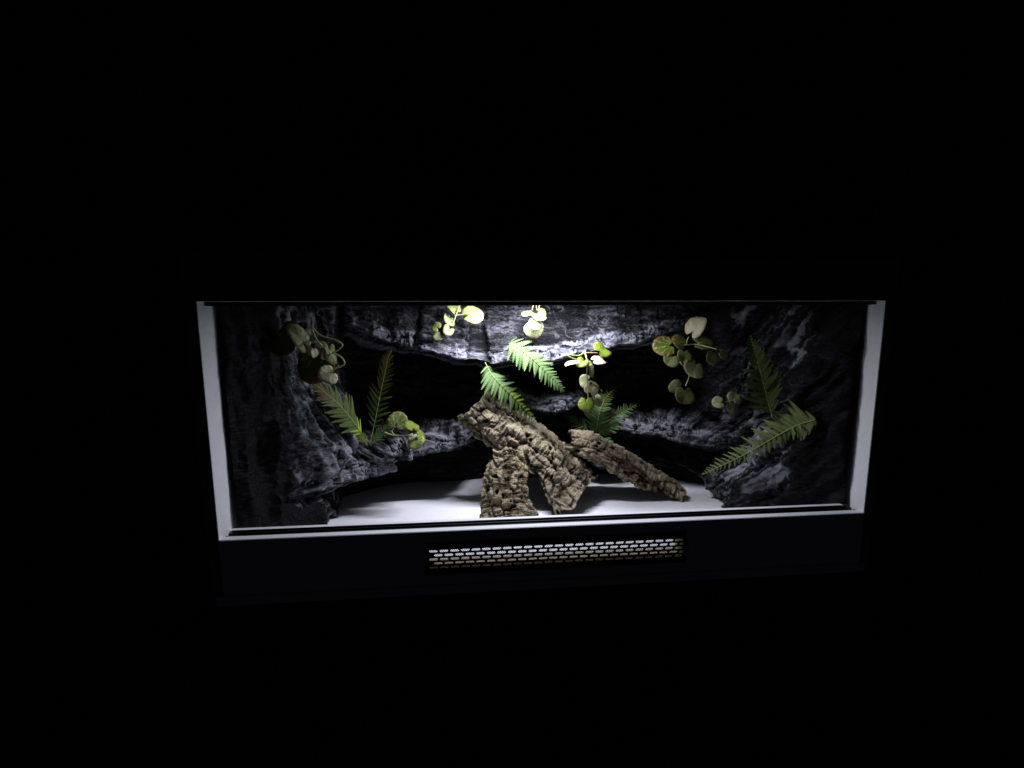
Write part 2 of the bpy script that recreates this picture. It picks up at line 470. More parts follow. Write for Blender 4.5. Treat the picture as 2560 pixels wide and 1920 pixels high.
# fine metal mesh at the back of the cut-out: crossing diagonal wires
def fine_mesh():
    mb = MB(); x0, x1, z0, z1 = CX0 + t, CX1 - t, CZ0 + t, CZ1 - t
    step = 0.0036; w = 0.00040; hgt = z1 - z0; y = 0.0335
    for s in (1, -1):
        x = x0 - hgt
        while x < x1 + hgt:
            a, b = (x, z0), (x + s * hgt * 1.0, z1)
            def clip(p, q):
                (ax, az), (bx, bz) = p, q
                lo, hi = 0.0, 1.0
                for lim, sg in ((x0, 1), (x1, -1)):
                    fa, fb = sg * (ax - lim), sg * (bx - lim)
                    if fa < 0 and fb < 0: return None
                    if fa < 0: lo = max(lo, fa / (fa - fb))
                    if fb < 0: hi = min(hi, fa / (fa - fb))
                if lo >= hi: return None
                return (ax + (bx - ax) * lo, az + (bz - az) * lo), (ax + (bx - ax) * hi, az + (bz - az) * hi)
            c = clip(a, b)
            if c:
                (ax, az), (bx, bz) = c
                yy = y + (0.0004 if s > 0 else -0.0004)
                V = [(ax - w, yy, az), (ax + w, yy, az), (bx + w, yy, bz), (bx - w, yy, bz)]
                V += [(vx, vy + 0.0006, vz) for vx, vy, vz in V]
                mb.add(V, [(0, 1, 2, 3), (7, 6, 5, 4), (0, 4, 5, 1), (1, 5, 6, 2), (2, 6, 7, 3), (3, 7, 4, 0)])
            x += step
    return mb.build('fine_mesh', M['mesh_metal'], viv)
fm = fine_mesh(); fm['kind'] = 'stuff'

# ------------------------------------------------------------------ carved rock lining: one curtain round three walls
RX, RB, RC = 0.576, 0.575, 0.30          # half width, back plane, corner radius
LYF, RYF = 0.050, 0.038                  # where it starts on the left and right wall
SL = RB - RC - LYF; SA = RC * math.pi / 2; SB = 2 * (RX - RC); SR = RB - RC - RYF
STOT = SL + SA + SB + SA + SR
def path(s):
    """plan position and inward normal of the wall line at length s"""
    x = np.zeros_like(s); y = np.zeros_like(s); nx = np.zeros_like(s); ny = np.zeros_like(s)
    m = s < SL; x[m] = -RX; y[m] = LYF + s[m]; nx[m] = 1
    m = (s >= SL) & (s < SL + SA); g = (s[m] - SL) / RC
    x[m] = -RX + RC - RC * np.cos(g); y[m] = RB - RC + RC * np.sin(g); nx[m] = np.cos(g); ny[m] = -np.sin(g)
    a = SL + SA; m = (s >= a) & (s < a + SB); x[m] = -RX + RC + s[m] - a; y[m] = RB; ny[m] = -1
    a += SB; m = (s >= a) & (s < a + SA); g = (s[m] - a) / RC
    x[m] = RX - RC + RC * np.sin(g); y[m] = RB - RC + RC * np.cos(g); nx[m] = -np.sin(g); ny[m] = -np.cos(g)
    a += SA; m = s >= a; x[m] = RX; y[m] = RB - RC - (s[m] - a); nx[m] = -1
    return x, y, nx, ny
def wall_node(x, y, z):
    """a place (x, y) in plan -> (length along the wall line, z, reach from the wall)"""
    cx, cy = RX - RC, RB - RC
    if abs(x) <= cx and y > cy - 1e-6 or (abs(x) <= cx and RB - y < RX - abs(x)):
        return (SL + SA + x + cx, z, RB - y)
    if y <= cy:
        return (y - LYF, z, x + RX) if x < 0 else (SL + 2 * SA + SB + cy - y, z, RX - x)
    g = math.atan2(y - cy, abs(x) - cx); r = RC - math.hypot(y - cy, abs(x) - cx)
    return (SL + RC * g, z, r) if x < 0 else (SL + SA + SB + RC * (math.pi / 2 - g), z, r)
def nodes_px(lst):
    """(px, py, Y) of a ledge's lower lip"""
    out = []
    for px, py, Y in lst:
        p = at(px, py, Y); out.append(wall_node(p.x, p.y, p.z))
    return [(a, b, max(c, 0.0)) for a, b, c in out]
def nodes(*l): return [wall_node(*q) for q in l]
LEDGES = {}
# name: (nodes (s, z of lip, reach), lip height, height of sloping top, depth of the undercut curve, power of slope)
LEDGES['upper_ledge'] = (nodes_px([(775, 815, .52), (870, 822, .44), (925, 840, .425), (1000, 862, .415), (1085, 872, .405), (1130, 890, .40), (1190, 892, .40), (1230, 908, .395),
    (1290, 902, .395), (1375, 893, .40), (1440, 884, .405), (1550, 862, .41), (1640, 838, .42), (1700, 816, .435), (1765, 800, .46), (1830, 792, .53)]), 0.024, 0.20, 0.014, 1.15)
LEDGES['left_pillar'] = (nodes((-.574, .16, .04), (-.53, .215, .035), (-.48, .28, .03), (-.455, .34, .03), (-.46, .41, .03), (-.50, .48, .03)), 0.055, 0.20, 0.05, 0.75)
LEDGES['left_ledge'] = (nodes_px([(640, 1250, .155), (700, 1240, .20), (770, 1228, .25), (850, 1207, .295), (920, 1186, .325), (1000, 1158, .352), (1080, 1131, .38), (1130, 1112, .405), (1158, 1100, .44), (1185, 1092, .54)]), 0.036, 0.040, 0.012, 0.7)
LEDGES['middle_ledge'] = (nodes_px([(1262, 985, .55), (1292, 1008, .43), (1335, 1022, .405), (1390, 1030, .40), (1425, 1024, .41), (1448, 1008, .45), (1475, 1005, .56)]), 0.038, 0.030, 0.012, 0.7)
LEDGES['right_ledge'] = (nodes_px([(1480, 1050, .56), (1530, 1062, .48), (1580, 1074, .43), (1640, 1085, .41), (1700, 1098, .40), (1760, 1112, .385), (1830, 1122, .36), (1890, 1122, .32), (1945, 1112, .27), (1990, 1100, .225)]), 0.034, 0.024, 0.012, 0.6)
LEDGES['low_shelf'] = (nodes_px([(1040, 1068, .56), (1080, 1066, .53), (1160, 1058, .52), (1260, 1062, .53), (1350, 1080, .54), (1430, 1120, .50), (1500, 1168, .455), (1570, 1165, .47), (1640, 1158, .50), (1720, 1160, .56)]), 0.012, 0.02, 0.02, 0.9)
LEDGES['right_foot'] = (nodes((.42, .535, -.05), (.46, .46, -.06), (.475, .38, -.075), (.480, .31, -.09), (.500, .24, -.10), (.545, .18, -.10), (.574, .13, -.10)), 0.02, 0.14, 0.01, 1.1)
LEDGES['left_foot'] = (nodes((-.574, .08, -.10), (-.552, .14, -.10), (-.528, .20, -.10), (-.508, .27, -.10), (-.495, .35, -.10), (-.50, .43, -.10), (-.51, .48, -.10)), 0.02, 0.12, 0.01, 1.0)

def build_rock():
    NS, NZ = 980, 270
    z0, z1 = FLZ - 0.002, 0.449
    s = np.linspace(0.0, STOT, NS); z = np.linspace(z0, z1, NZ)
    S, Z = np.meshgrid(s, z, indexing='ij'); sf, zf = S.ravel(), Z.ravel()
    x, y, nx, ny = path(sf)
    q0 = np.stack([x, y, zf], 1)
    # wander so that the ledges' edges are not straight
    wz = 0.012 * fbm(np.stack([sf / .10, zf / .4, zf * 0], 1), 4, 3, 0.55)
    lows = fbm(np.stack([sf / .15, zf / .18, zf * 0], 1), 3, 11)
    left = sstep(SL + SA * .62, SL + SA * .22, sf); right = sstep(STOT - SR - SA * .50, STOT - SR - SA * .10, sf)
    sidew = np.maximum(left, right)
    # long folds on the right wall running down towards the back; a few upright ones on the left
    al = np.where(sf > STOT / 2, sf - 0.95 * zf, sf + 0.15 * zf)
    fq = np.stack([al / .080 + 0.35 * lows, zf / .30, zf * 0 + 1.5], 1)
    fold = 1 - np.abs(fbm(fq, 3, 101, 0.42)) * 2.8                     # sharp crests, rounded valleys
    base = 0.026 + 0.020 * lows + right * 0.030 * (fold - 0.35) + left * 0.012 * (fold - 0.4)
    base = base - left * 0.012 * sstep(0.02, -0.04, zf)
    base = np.maximum(base, 0.005)
    best = base.copy(); who = np.full(len(sf), -1); k = 0.008
    lipw = np.zeros(len(sf)); edgew = np.zeros(len(sf))
    for i, (nm, (nd, lip, top, und, pw)) in enumerate(LEDGES.items()):
        nd = sorted(nd); ns = [n[0] for n in nd]
        ze = np.interp(sf, ns, [n[1] for n in nd]); am = np.interp(sf, ns, [n[2] for n in nd], left=0, right=0)
        main = nm in ('upper_ledge', 'left_ledge', 'middle_ledge', 'right_ledge')
        tt = zf - (ze + wz)
        lipm = lip * (1 + 0.55 * fbm(np.stack([sf / .07, zf * 0 + i, zf * 0], 1), 3, 31 + i))
        lo = np.where(tt > -und, 0.80 + 0.20 * sstep(-und, 0.0, tt), 0.80 * sstep(-und - 0.020, -und, tt) ** 0.8) if main else sstep(-und, 0.0, tt) ** 0.7
        bulge = 1 - 0.07 * np.clip(tt / lipm, 0, 1)
        hi = 0.93 * (1 - np.clip((tt - lipm) / top, 0, 1)) ** pw
        pr = np.where(tt < 0, lo, np.where(tt < lipm, bulge, hi))
        # broken along its length into blocks that stand out more or less
        blk = vnoise(np.stack([sf / .060 + 0.5 * lows, zf * 0 + 3 * i, zf * 0], 1), 141 + i)
        d = (am * pr + 0.012) * (1 + 0.09 * np.tanh(3.0 * blk) + 0.06 * fbm(np.stack([sf / .05, zf / .06, zf * 0 + 7 * i], 1), 3, 41 + i))
        hh = np.clip(0.5 + 0.5 * (d - best) / k, 0, 1)
        best = best * (1 - hh) + d * hh + k * hh * (1 - hh) * 0.5
        own = (hh > 0.5) & (am > 0.02)
        who[own] = i
        on = hh * np.clip(am / .08, 0, 1) * (1.0 if main else 0.25)
        lipw = np.maximum(lipw * (1 - hh), on * sstep(-0.004, 0.002, tt) * sstep(1.35, 0.75, tt / lipm))
        edgew = np.maximum(edgew * (1 - hh), on * np.exp(-((tt - lipm) / 0.0045) ** 2))
    endt = np.clip(np.minimum(sf / 0.07, (STOT - sf) / 0.11), 0, 1)
    lump = fbm(np.stack([sf / .055, zf / .075, zf * 0 + 12], 1), 3, 131)
    best = best + sidew * np.clip(best / .06, 0.2, 1) * (0.016 * (fold - 0.4) + 0.020 * lump)
    best = np.maximum(best, 0.006)
    best = best * (0.12 + 0.88 * endt ** 0.6)
    P = np.stack([x + nx * best, y + ny * best, zf], 1)
    G = P.reshape(NS, NZ, 3)
    du = np.gradient(G, axis=0); dv = np.gradient(G, axis=1)
    N = np.cross(dv, du).reshape(-1, 3); N /= np.linalg.norm(N, axis=1)[:, None] + 1e-12
    flip = np.sign((N[:, 0] * nx + N[:, 1] * ny)); flip[flip == 0] = 1; N *= flip[:, None]
    strat = P * np.array((0.5, 0.5, 1.6))
    n1 = fbm(strat / .050, 3, 51); n2 = ridged(strat / .030, 2, 61); n3 = fbm(P / .010, 2, 71)
    f1, f2, cid = worley(P * np.array((.6, .6, 1.3)) / .042 + 0.5 * np.stack([n1, n3, n2], 1), 81)
    chip = (cid - 0.5) * sstep(0.0, 0.10, f2 - f1) * np.clip(0.35 + lipw, 0, 1)
    e1, e2, eid = worley(P * np.array((.55, .55, 1.2)) / .017 + 0.4 * np.stack([n3, n1, n2], 1), 83)
    facet = (eid - 0.5) * sstep(0.0, 0.12, e2 - e1) * np.clip(0.2 + lipw + 0.3 * edgew, 0, 1)
    crack = sstep(0.09, 0.0, f2 - f1) * np.clip(0.3 + lipw, 0, 1)
    fold2 = 1 - np.abs(fbm(np.stack([al / .024 + 0.8 * n1, zf / .12, zf * 0 + 8.5], 1), 2, 105, 0.4)) * 2.6
    disp = sidew * 0.0060 * (fold2 - 0.3) + 0.0065 * facet - 0.0035 * crack + 0.0070 * n1 + 0.0028 * n2 + 0.0008 * n3 + 0.0070 * chip
    P2 = P + N * (disp * (0.25 + 0.75 * endt))[:, None]
    P2[:, 0] = np.clip(P2[:, 0], -W2 + 0.0012, W2 - 0.0012); P2[:, 1] = np.minimum(P2[:, 1], D - 0.014)
    # pale dry-brush paint: on lips, crests and raised grain; the fronts of the side walls were left black
    patch = fbm(P2 / .10, 3, 91)
    reach = np.clip((best - 0.03) / 0.10, 0, 1)
    Gd = (best + disp).reshape(NS, NZ)
    blur = Gd.copy()
    for _ in range(12):
        blur = (np.roll(blur, 1, 0) + np.roll(blur, -1, 0) + np.roll(blur, 1, 1) + np.roll(blur, -1, 1)) / 4
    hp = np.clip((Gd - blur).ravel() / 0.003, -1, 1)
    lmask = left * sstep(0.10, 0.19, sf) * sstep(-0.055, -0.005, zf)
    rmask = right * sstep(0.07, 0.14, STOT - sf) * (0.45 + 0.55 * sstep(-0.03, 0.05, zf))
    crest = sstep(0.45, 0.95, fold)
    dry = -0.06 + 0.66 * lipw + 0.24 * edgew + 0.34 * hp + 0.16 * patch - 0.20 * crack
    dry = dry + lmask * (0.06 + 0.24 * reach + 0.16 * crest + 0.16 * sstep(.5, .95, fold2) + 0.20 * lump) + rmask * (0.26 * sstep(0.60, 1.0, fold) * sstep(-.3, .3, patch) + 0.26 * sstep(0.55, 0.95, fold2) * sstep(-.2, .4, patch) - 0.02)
    dry = dry + 0.27 * (who == 0) * (1 - lipw) * sstep(-.5, .3, n1)
    keep = np.where(sf < SL, np.maximum(lmask, 0.0), np.where(sf > STOT - SR, rmask, 1.0))
    dry = np.clip(dry, -0.2, 1) * np.where(dry > 0, keep, 1) - 0.25 * (1 - keep)
    wq = np.stack([al / .020, zf / .085, zf * 0 + 6.5], 1) + 0.55 * np.stack([n3, n1, n1 * 0], 1)
    st1 = sstep(0.80, 0.96, 1 - np.abs(vnoise(wq, 151)) * 1.6)
    bq = np.stack([sf / .017, zf / .011, P2[:, 1] / .02], 1); bq = bq + 1.1 * np.stack([vnoise(bq * .7, 161), vnoise(bq * .7 + 9, 162), vnoise(bq * .7 + 19, 163)], 1)
    st2 = 0.62 * sstep(0.74, 0.96, 1 - np.abs(vnoise(bq, 171)) * 1.5)
    pm = sstep(-0.15, 0.25, fbm(P2 / .045, 3, 181))
    streak = np.where(sf < STOT / 2, left, right); streak = streak * st1 + (1 - streak) * st2
    web = np.clip(streak * pm * (0.55 + 0.5 * patch + 0.3 * lipw + 0.35 * np.maximum(lmask, rmask * crest)), 0, 1) * keep
    web = web * np.where((best < 0.06) & (sidew < 0.5), 0.25, 1.0)
    rock = thing('rock_lining', (0, 0.5, FLZ), 'dark grey carved rock lining with pale brushed ledges round the terrarium walls', 'rock wall')
    idx = np.arange(NS * NZ).reshape(NS, NZ)
    quads = np.stack([idx[:-1, :-1], idx[1:, :-1], idx[1:, 1:], idx[:-1, 1:]], -1).reshape(-1, 4)[:, ::-1]
    fs = sf[quads[:, 0]]; fw = who[quads[:, 0]]
    names = list(LEDGES)
    reg = np.where(fs < SL + SA * .5, 100, np.where(fs > STOT - SR - SA * .5, 102, 101))
    for i, nm in enumerate(names):
        if nm in ('upper_ledge', 'left_ledge', 'middle_ledge', 'right_ledge'):
            reg = np.where(fw == i, i, reg)
    lab = {'upper_ledge': 'long pale-edged ledge sagging across the top of the back', 'left_ledge': 'ledge on the left carrying the fern', 'middle_ledge': 'short pale ledge behind the big cork tube', 'right_ledge': 'ledge on the right under the round-leaved vine'}
    for r in np.unique(reg):
        sel = quads[reg == r]
        used, inv = np.unique(sel, return_inverse=True)
        nm = names[r] if r < 100 else {100: 'left_rock_side', 101: 'back_rock_face', 102: 'right_rock_side'}[r]
        plain_nm = 'ledge' if r < 100 else {100: 'rock_side', 101: 'rock_back', 102: 'rock_side'}[r]
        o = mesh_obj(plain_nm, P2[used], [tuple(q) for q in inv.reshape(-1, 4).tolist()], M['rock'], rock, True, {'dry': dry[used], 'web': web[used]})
        if nm in lab: o['label'] = lab[nm]
    return rock
build_rock()

# ------------------------------------------------------------------ cork bark
def cork(label, nodes, mat, seed, res=0.0016, thick=0.007, relief=1.0, coarse=1.0):
    """nodes: (centre, half-width, half-height, half-angle, direction the back of the curve faces)"""
    C = [Vector(n[0]) for n in nodes]
    NA = 2 + int(sum((C[i+1] - C[i]).length for i in range(len(C) - 1)) / res)
    cs = curve_pts(C, NA)
    par = np.linspace(0, len(nodes) - 1, NA)
    def ip(k): return np.interp(par, range(len(nodes)), [n[k] for n in nodes])
    rw, rh, ha = ip(1), ip(2), ip(3)
    ups = np.stack([np.interp(par, range(len(nodes)), [n[4][j] for n in nodes]) for j in range(3)], 1)
    c = np.array([tuple(q) for q in cs]); T = np.gradient(c, axis=0); T /= np.linalg.norm(T, axis=1)[:, None]
    U = ups - (ups * T).sum(1)[:, None] * T; U /= np.linalg.norm(U, axis=1)[:, None]
    V = np.cross(T, U)
    L = np.concatenate([[0], np.cumsum(np.linalg.norm(np.diff(c, axis=0), axis=1))])
    NTH = int(2 * ha.max() * max(rw.max(), rh.max()) / res)
    th = np.linspace(-1, 1, NTH)
    A, B = np.meshgrid(np.arange(NA), th, indexing='ij'); a = A.ravel(); b = B.ravel()
    edge = 1 + 0.13 * fbm(np.stack([L[a] / .035, np.sign(b) * 5, a * 0.0], 1), 3, seed + 9)
    ang = b * ha[a] * edge
    w = ang * (rw[a] + rh[a]) / 2
    q = np.stack([L[a], w, np.full(len(a), seed * 3.7)], 1)
    warp = np.stack([fbm(q / .05, 3, seed), fbm(q / .05 + 31, 3, seed + 1), q[:, 0] * 0], 1)
    qc = q + 0.010 * warp
    sc = coarse
    f1, f2, cid = worley(qc / np.array((.040 * sc, .021 * sc, 1)), seed + 20)
    plate = sstep(0.02, 0.30, f2 - f1)
    g1, g2, gid = worley(qc / np.array((.0080 * sc, .0150 * sc, 1)), seed + 30)
    knob = sstep(0.0, 0.35, g2 - g1) * (0.5 + gid)
    fu = vnoise(qc / np.array((.20, .026 * sc, 1)), seed + 40)
    rows = np.clip(np.abs(fu) * 2.4, 0, 1) ** 0.6                     # long rounded rows with deep furrows between them
    cr = vnoise(qc / np.array((.021 * sc, .040, 1)) + 5, seed + 44)
    cracks = np.clip(np.abs(cr) * 2.6, 0, 1) ** 0.55                  # cracks across the rows
    lay = ridged(qc / np.array((.0060, .034, 1)), 2, seed + 50)       # fine growth lines
    big = fbm(q / .055, 3, seed + 60); mid = fbm(q / .014, 3, seed + 65)
    p1, p2, pid = worley(qc / np.array((.023, .019, 1)), seed + 70)
    pit = sstep(0.28, 0.14, p1) * (pid > 0.55)
    vary = np.clip(0.55 + 0.9 * fbm(q / .040 + 7, 2, seed + 77), 0.05, 1.3)
    crust = ridged(qc / np.array((.0105 * sc, .0135 * sc, 1)) + 0.6 * warp, 3, seed + 55)
    h = relief * (0.0095 * (rows - 0.6) * (0.55 + 0.6 * vary) + 0.0045 * (cracks - 0.6) * vary + 0.0040 * (plate - 0.5) * (0.5 + cid) + 0.0030 * crust * (1.2 - 0.6 * vary) + 0.0024 * lay * vary + 0.006 * big + 0.0028 * mid - 0.0085 * pit)
    # ragged ends
    aend = np.minimum(L[a], L[-1] - L[a])
    rag = 0.016 * fbm(np.stack([w / .022, np.where(L[a] < L[-1] / 2, 3.0, 8.0), a * 0.0], 1), 3, seed + 80)
    shift = np.where(L[a] < L[-1] / 2, 1, -1) * rag * sstep(.06, 0, aend)
    r1 = np.cos(ang)[:, None] * U[a] * rh[a][:, None] + np.sin(ang)[:, None] * V[a] * rw[a][:, None]
    nrm = np.cos(ang)[:, None] * U[a] * rw[a][:, None] + np.sin(ang)[:, None] * V[a] * rh[a][:, None]
    nrm /= np.linalg.norm(nrm, axis=1)[:, None]
    body = c[a] + r1 + T[a] * shift[:, None]
    tang = fbm(body / .012, 2, seed + 90)
    out = body + nrm * h[:, None] + T[a] * (0.003 * relief * (cid - .5) + 0.0015 * tang)[:, None]
    inn = body - nrm * (thick + 0.003 * fbm(q / .03, 2, seed + 95))[:, None]
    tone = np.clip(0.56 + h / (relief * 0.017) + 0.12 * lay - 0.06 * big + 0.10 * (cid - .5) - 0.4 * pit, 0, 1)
    nv = len(out)
    Vt = np.concatenate([out, inn])
    Vt[:, 2] = np.maximum(Vt[:, 2], FLZ + 0.0008)
    idx = np.arange(nv).reshape(NA, NTH)
    F = np.stack([idx[:-1, :-1], idx[:-1, 1:], idx[1:, 1:], idx[1:, :-1]], -1).reshape(-1, 4)
    F2 = F[:, ::-1] + nv
    faces = F.tolist() + F2.tolist()
    for e0, e1 in ((idx[0], 1), (idx[-1], -1), (idx[:, 0], -1), (idx[:, -1], 1)):
        for i in range(len(e0) - 1):
            p, r = int(e0[i]), int(e0[i + 1])
            faces.append((p, r, r + nv, p + nv)[::-e1])
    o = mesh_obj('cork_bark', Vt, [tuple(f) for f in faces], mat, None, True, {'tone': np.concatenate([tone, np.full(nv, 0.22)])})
    tag(o, label, 'cork bark')
    return o

cork('big curved cork bark tube leaning from the upper left down to the floor', [
    (at(1192, 1012, .430), .062, .056, 2.1, (.35, -.55, .80)),
    (at(1240, 1062, .410), .064, 0.058, 1.70, (.33, -.50, .82)),
    (at(1308, 1112, .392), .066, 0.057, 1.52, (.30, -.46, .84)),
    (at(1376, 1168, .368), .075, 0.054, 1.48, (.30, -.43, .84)),
    (at(1438, 1244, .335), .094, 0.052, 1.42, (.28, -.43, .86))], M['cork_a'], 3)
cork('short cork bark slab standing upright in front of the big tube', [
    (at(1273, 1138, .285), .036, .022, 1.35, (-.10, -.93, .35)),
    (at(1267, 1188, .260), .044, .026, 1.35, (-.10, -.92, .38)),
    (at(1266, 1243, .232), .054, .030, 1.35, (-.08, -.91, .40)),
    (at(1272, 1305, .205), .066, .032, 1.35, (-.06, -.90, .42)),
    (at(1276, 1375, .165), .072, .032, 1.30, (-.06, -.90, .42))], M['cork_b'], 17, coarse=0.8)
cork('long slim cork bark piece arching to the right over the floor', [
    (at(1420, 1100, .395), .022, .022, 1.75, (.25, -.45, .86)),
    (at(1480, 1122, .385), .036, .034, 1.75, (.25, -.50, .83)),
    (at(1555, 1164, .376), .041, .036, 1.65, (.22, -.52, .82)),
    (at(1620, 1202, .368), .036, .031, 1.55, (.22, -.50, .84)),
    (at(1662, 1220, .362), .032, .027, 1.55, (.35, -.42, .84)),
    (at(1696, 1246, .352), .026, .022, 1.75, (.62, -.30, .72))], M['cork_c'], 29, coarse=0.75)

# ------------------------------------------------------------------ ferns
def leaflet_mesh(name, mat, wid, teeth=11, bend=0.12):
    xs = [0.0]; 
    V = []; F = []
    prof = []
    for i in range(teeth * 2 + 1):
        u = i / (teeth * 2)
        w = wid * (math.sin(math.pi * min(1, 0.16 + 0.84 * u) ** 0.9) ** 0.75 if u < 1 else 0)
        w = wid * (1 - u) ** 0.62 * (0.55 + 0.45 * min(1, u / 0.18)) * 1.15
        w *= 1.22 if i % 2 else 0.66
        if i == teeth * 2: w = 0.0008
        prof.append((u + (0.018 if i % 2 else 0), w))
    for u, w in prof:
        z = -bend * u * u
        V += [(u, w, z - 0.18 * w), (u, 0, z), (u, -w, z - 0.18 * w)]
    for i in range(len(prof) - 1):
        a = 3 * i
        F += [(a, a + 1, a + 4, a + 3), (a + 1, a + 2, a + 5, a + 4)]
    me = bpy.data.meshes.new(name); me.from_pydata(V, [], F); me.materials.append(mat)
    me.polygons.foreach_set('use_smooth', [True] * len(me.polygons)); me.update()
    return me
LF = {}
def leaflets(kind):
    if kind not in LF:
        LF[kind] = [leaflet_mesh('leaflet', M[kind], w, t, b) for w, t, b in ((.118, 12, .10), (.126, 11, .20), (.110, 13, .02))]
    return LF[kind]

def frond(parent, pts, n, len_l, len_r, normal, kind, ang=62, start=0.10, rad=0.0011, peak=0.25, droop=0.0, jitter=0.17, kinds=None, wide=1.0, wide_l=None):
    """a rachis with leaflets left and right; len_* in metres at the widest place"""
    n = int(round(n * 1.22)); cv = curve_pts(pts, 40)
    mb = MB(); tube(mb, cv, [rad * (1 - 0.75 * i / 39) for i in range(40)], 6)
    fo = mb.build('frond', M['rachis'], parent, True)
    ROOT[fo.name] = Vector((0, 0, 0))
    nrm = Vector(normal).normalized()
    for i in range(n):
        u = start + (1 - start) * (i + 0.3) / n
        k = min(38, int(u * 39)); f = u * 39 - k
        p = cv[k].lerp(cv[k + 1], f)
        t = (cv[min(k + 2, 39)] - cv[max(k - 1, 0)]).normalized()
        nn = (nrm - t * nrm.dot(t)).normalized(); sd = nn.cross(t)
        prof = (0.45 + 0.55 * min(1, (u - start) / max(1e-3, peak - start))) if u < peak else max(0.06, ((1 - u) / (1 - peak)) ** 0.72)
        for sgn, ll in ((1, len_l), (-1, len_r)):
            if ll <= 0: continue
            l = ll * prof * (1 + random.uniform(-jitter, jitter))
            g = math.radians(ang * (1 - 0.30 * u) + random.uniform(-8, 8))
            d = (t * math.cos(g) + sd * (sgn * math.sin(g)) - nn * (droop + random.uniform(-.12, .22))).normalized()
            y = nn.cross(d).normalized(); z = d.cross(y)
            kd = kind if kinds is None else kinds(u, sgn)
            lo = bpy.data.objects.new('leaflet', random.choice(leaflets(kd)))
            COL.objects.link(lo); lo.parent = fo
            m = Matrix((( d.x, y.x, z.x, 0), (d.y, y.y, z.y, 0), (d.z, y.z, z.z, 0), (0, 0, 0, 1)))
            pp = p + sd * (sgn * (0.0004 if i % 2 else 0.0006))
            lo.matrix_basis = Matrix.Translation(pp) @ m @ Matrix.Diagonal((l, l * (wide if sgn < 0 or wide_l is None else wide_l), l, 1))
    return fo

def line(Y, *pts):
    """points (px, py[, depth offset])"""
    return [at(q[0], q[1], Y + (q[2] if len(q) > 2 else 0)) for q in pts]

FERNS = 'fern fronds in the terrarium'
# left fern on its ledge
f = thing('fern', at(922, 1118, .345), 'fern with browning upright frond rooted on the left ledge', 'fern', FERNS)
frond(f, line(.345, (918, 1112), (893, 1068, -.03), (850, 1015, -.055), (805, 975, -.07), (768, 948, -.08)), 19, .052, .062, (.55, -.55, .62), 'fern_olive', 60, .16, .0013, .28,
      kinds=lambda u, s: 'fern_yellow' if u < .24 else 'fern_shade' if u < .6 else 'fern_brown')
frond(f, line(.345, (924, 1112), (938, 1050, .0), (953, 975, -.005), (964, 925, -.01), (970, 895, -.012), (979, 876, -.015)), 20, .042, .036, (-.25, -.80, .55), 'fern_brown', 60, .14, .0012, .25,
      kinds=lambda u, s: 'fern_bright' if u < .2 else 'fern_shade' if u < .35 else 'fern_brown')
frond(f, line(.345, (926, 1114), (940, 1095, -.01), (956, 1076, -.02), (968, 1062, -.03)), 9, .022, .022, (.2, -.75, .6), 'fern_bright', 55, .12, .0010, .3)
frond(f, line(.345, (918, 1114), (906, 1096, -.02), (903, 1080, -.03)), 7, .020, .018, (.0, -.9, .4), 'fern_yellow', 50, .1, .0010, .3)
# upper middle frond hanging from the upper ledge
f = thing('fern', at(1285, 858, .400), 'single pale green fern frond hanging from the middle of the upper ledge', 'fern', FERNS)
frond(f, line(.400, (1253, 862, .01), (1280, 860, -.02), (1320, 888, -.045), (1360, 925, -.055), (1392, 958, -.055), (1412, 980, -.05)), 19, .050, .050, (.15, -.80, .58), 'fern_bright', 66, .13, .0012, .25, wide=1.1)
# lower middle frond lying over the big cork
f = thing('fern', at(1213, 906, .42), 'fern frond draped over the top of the big cork tube', 'fern', FERNS)
frond(f, line(.42, (1213, 906, -.03), (1228, 935, -.05), (1258, 968, -.06), (1295, 1005, -.055), (1325, 1038, -.05), (1345, 1066, -.045)), 18, .046, .050, (.15, -.75, .62), 'fern_bright', 64, .06, .0012, .25, droop=.15, wide=1.1,
      kinds=lambda u, s: 'fern_yellow' if (s > 0 and u > .5) else 'fern_bright')
# fern behind the right cork
f = thing('fern', at(1488, 1096, 0.485), 'dark green fern growing behind the slim cork piece', 'fern', FERNS)
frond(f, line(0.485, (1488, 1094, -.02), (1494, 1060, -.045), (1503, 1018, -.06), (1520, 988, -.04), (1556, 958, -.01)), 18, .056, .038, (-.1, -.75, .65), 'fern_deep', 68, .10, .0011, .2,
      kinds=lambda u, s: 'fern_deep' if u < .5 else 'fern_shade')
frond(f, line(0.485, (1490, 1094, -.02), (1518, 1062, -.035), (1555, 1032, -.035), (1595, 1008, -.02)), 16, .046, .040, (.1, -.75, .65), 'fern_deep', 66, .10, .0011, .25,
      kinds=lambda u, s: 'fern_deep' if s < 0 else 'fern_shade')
frond(f, line(0.485, (1484, 1096, -.02), (1458, 1068, -.03), (1432, 1048, -.02), (1415, 1036, -.01)), 10, .028, .028, (-.2, -.65, .7), 'fern_deep', 60, .1, .0010, .3)
frond(f, line(0.485, (1490, 1098, -.02), (1506, 1098, -.04), (1524, 1104, -.05), (1536, 1112, -.05)), 8, .026, .026, (.2, -.55, .8), 'fern_deep', 60, .1, .0010, .3)
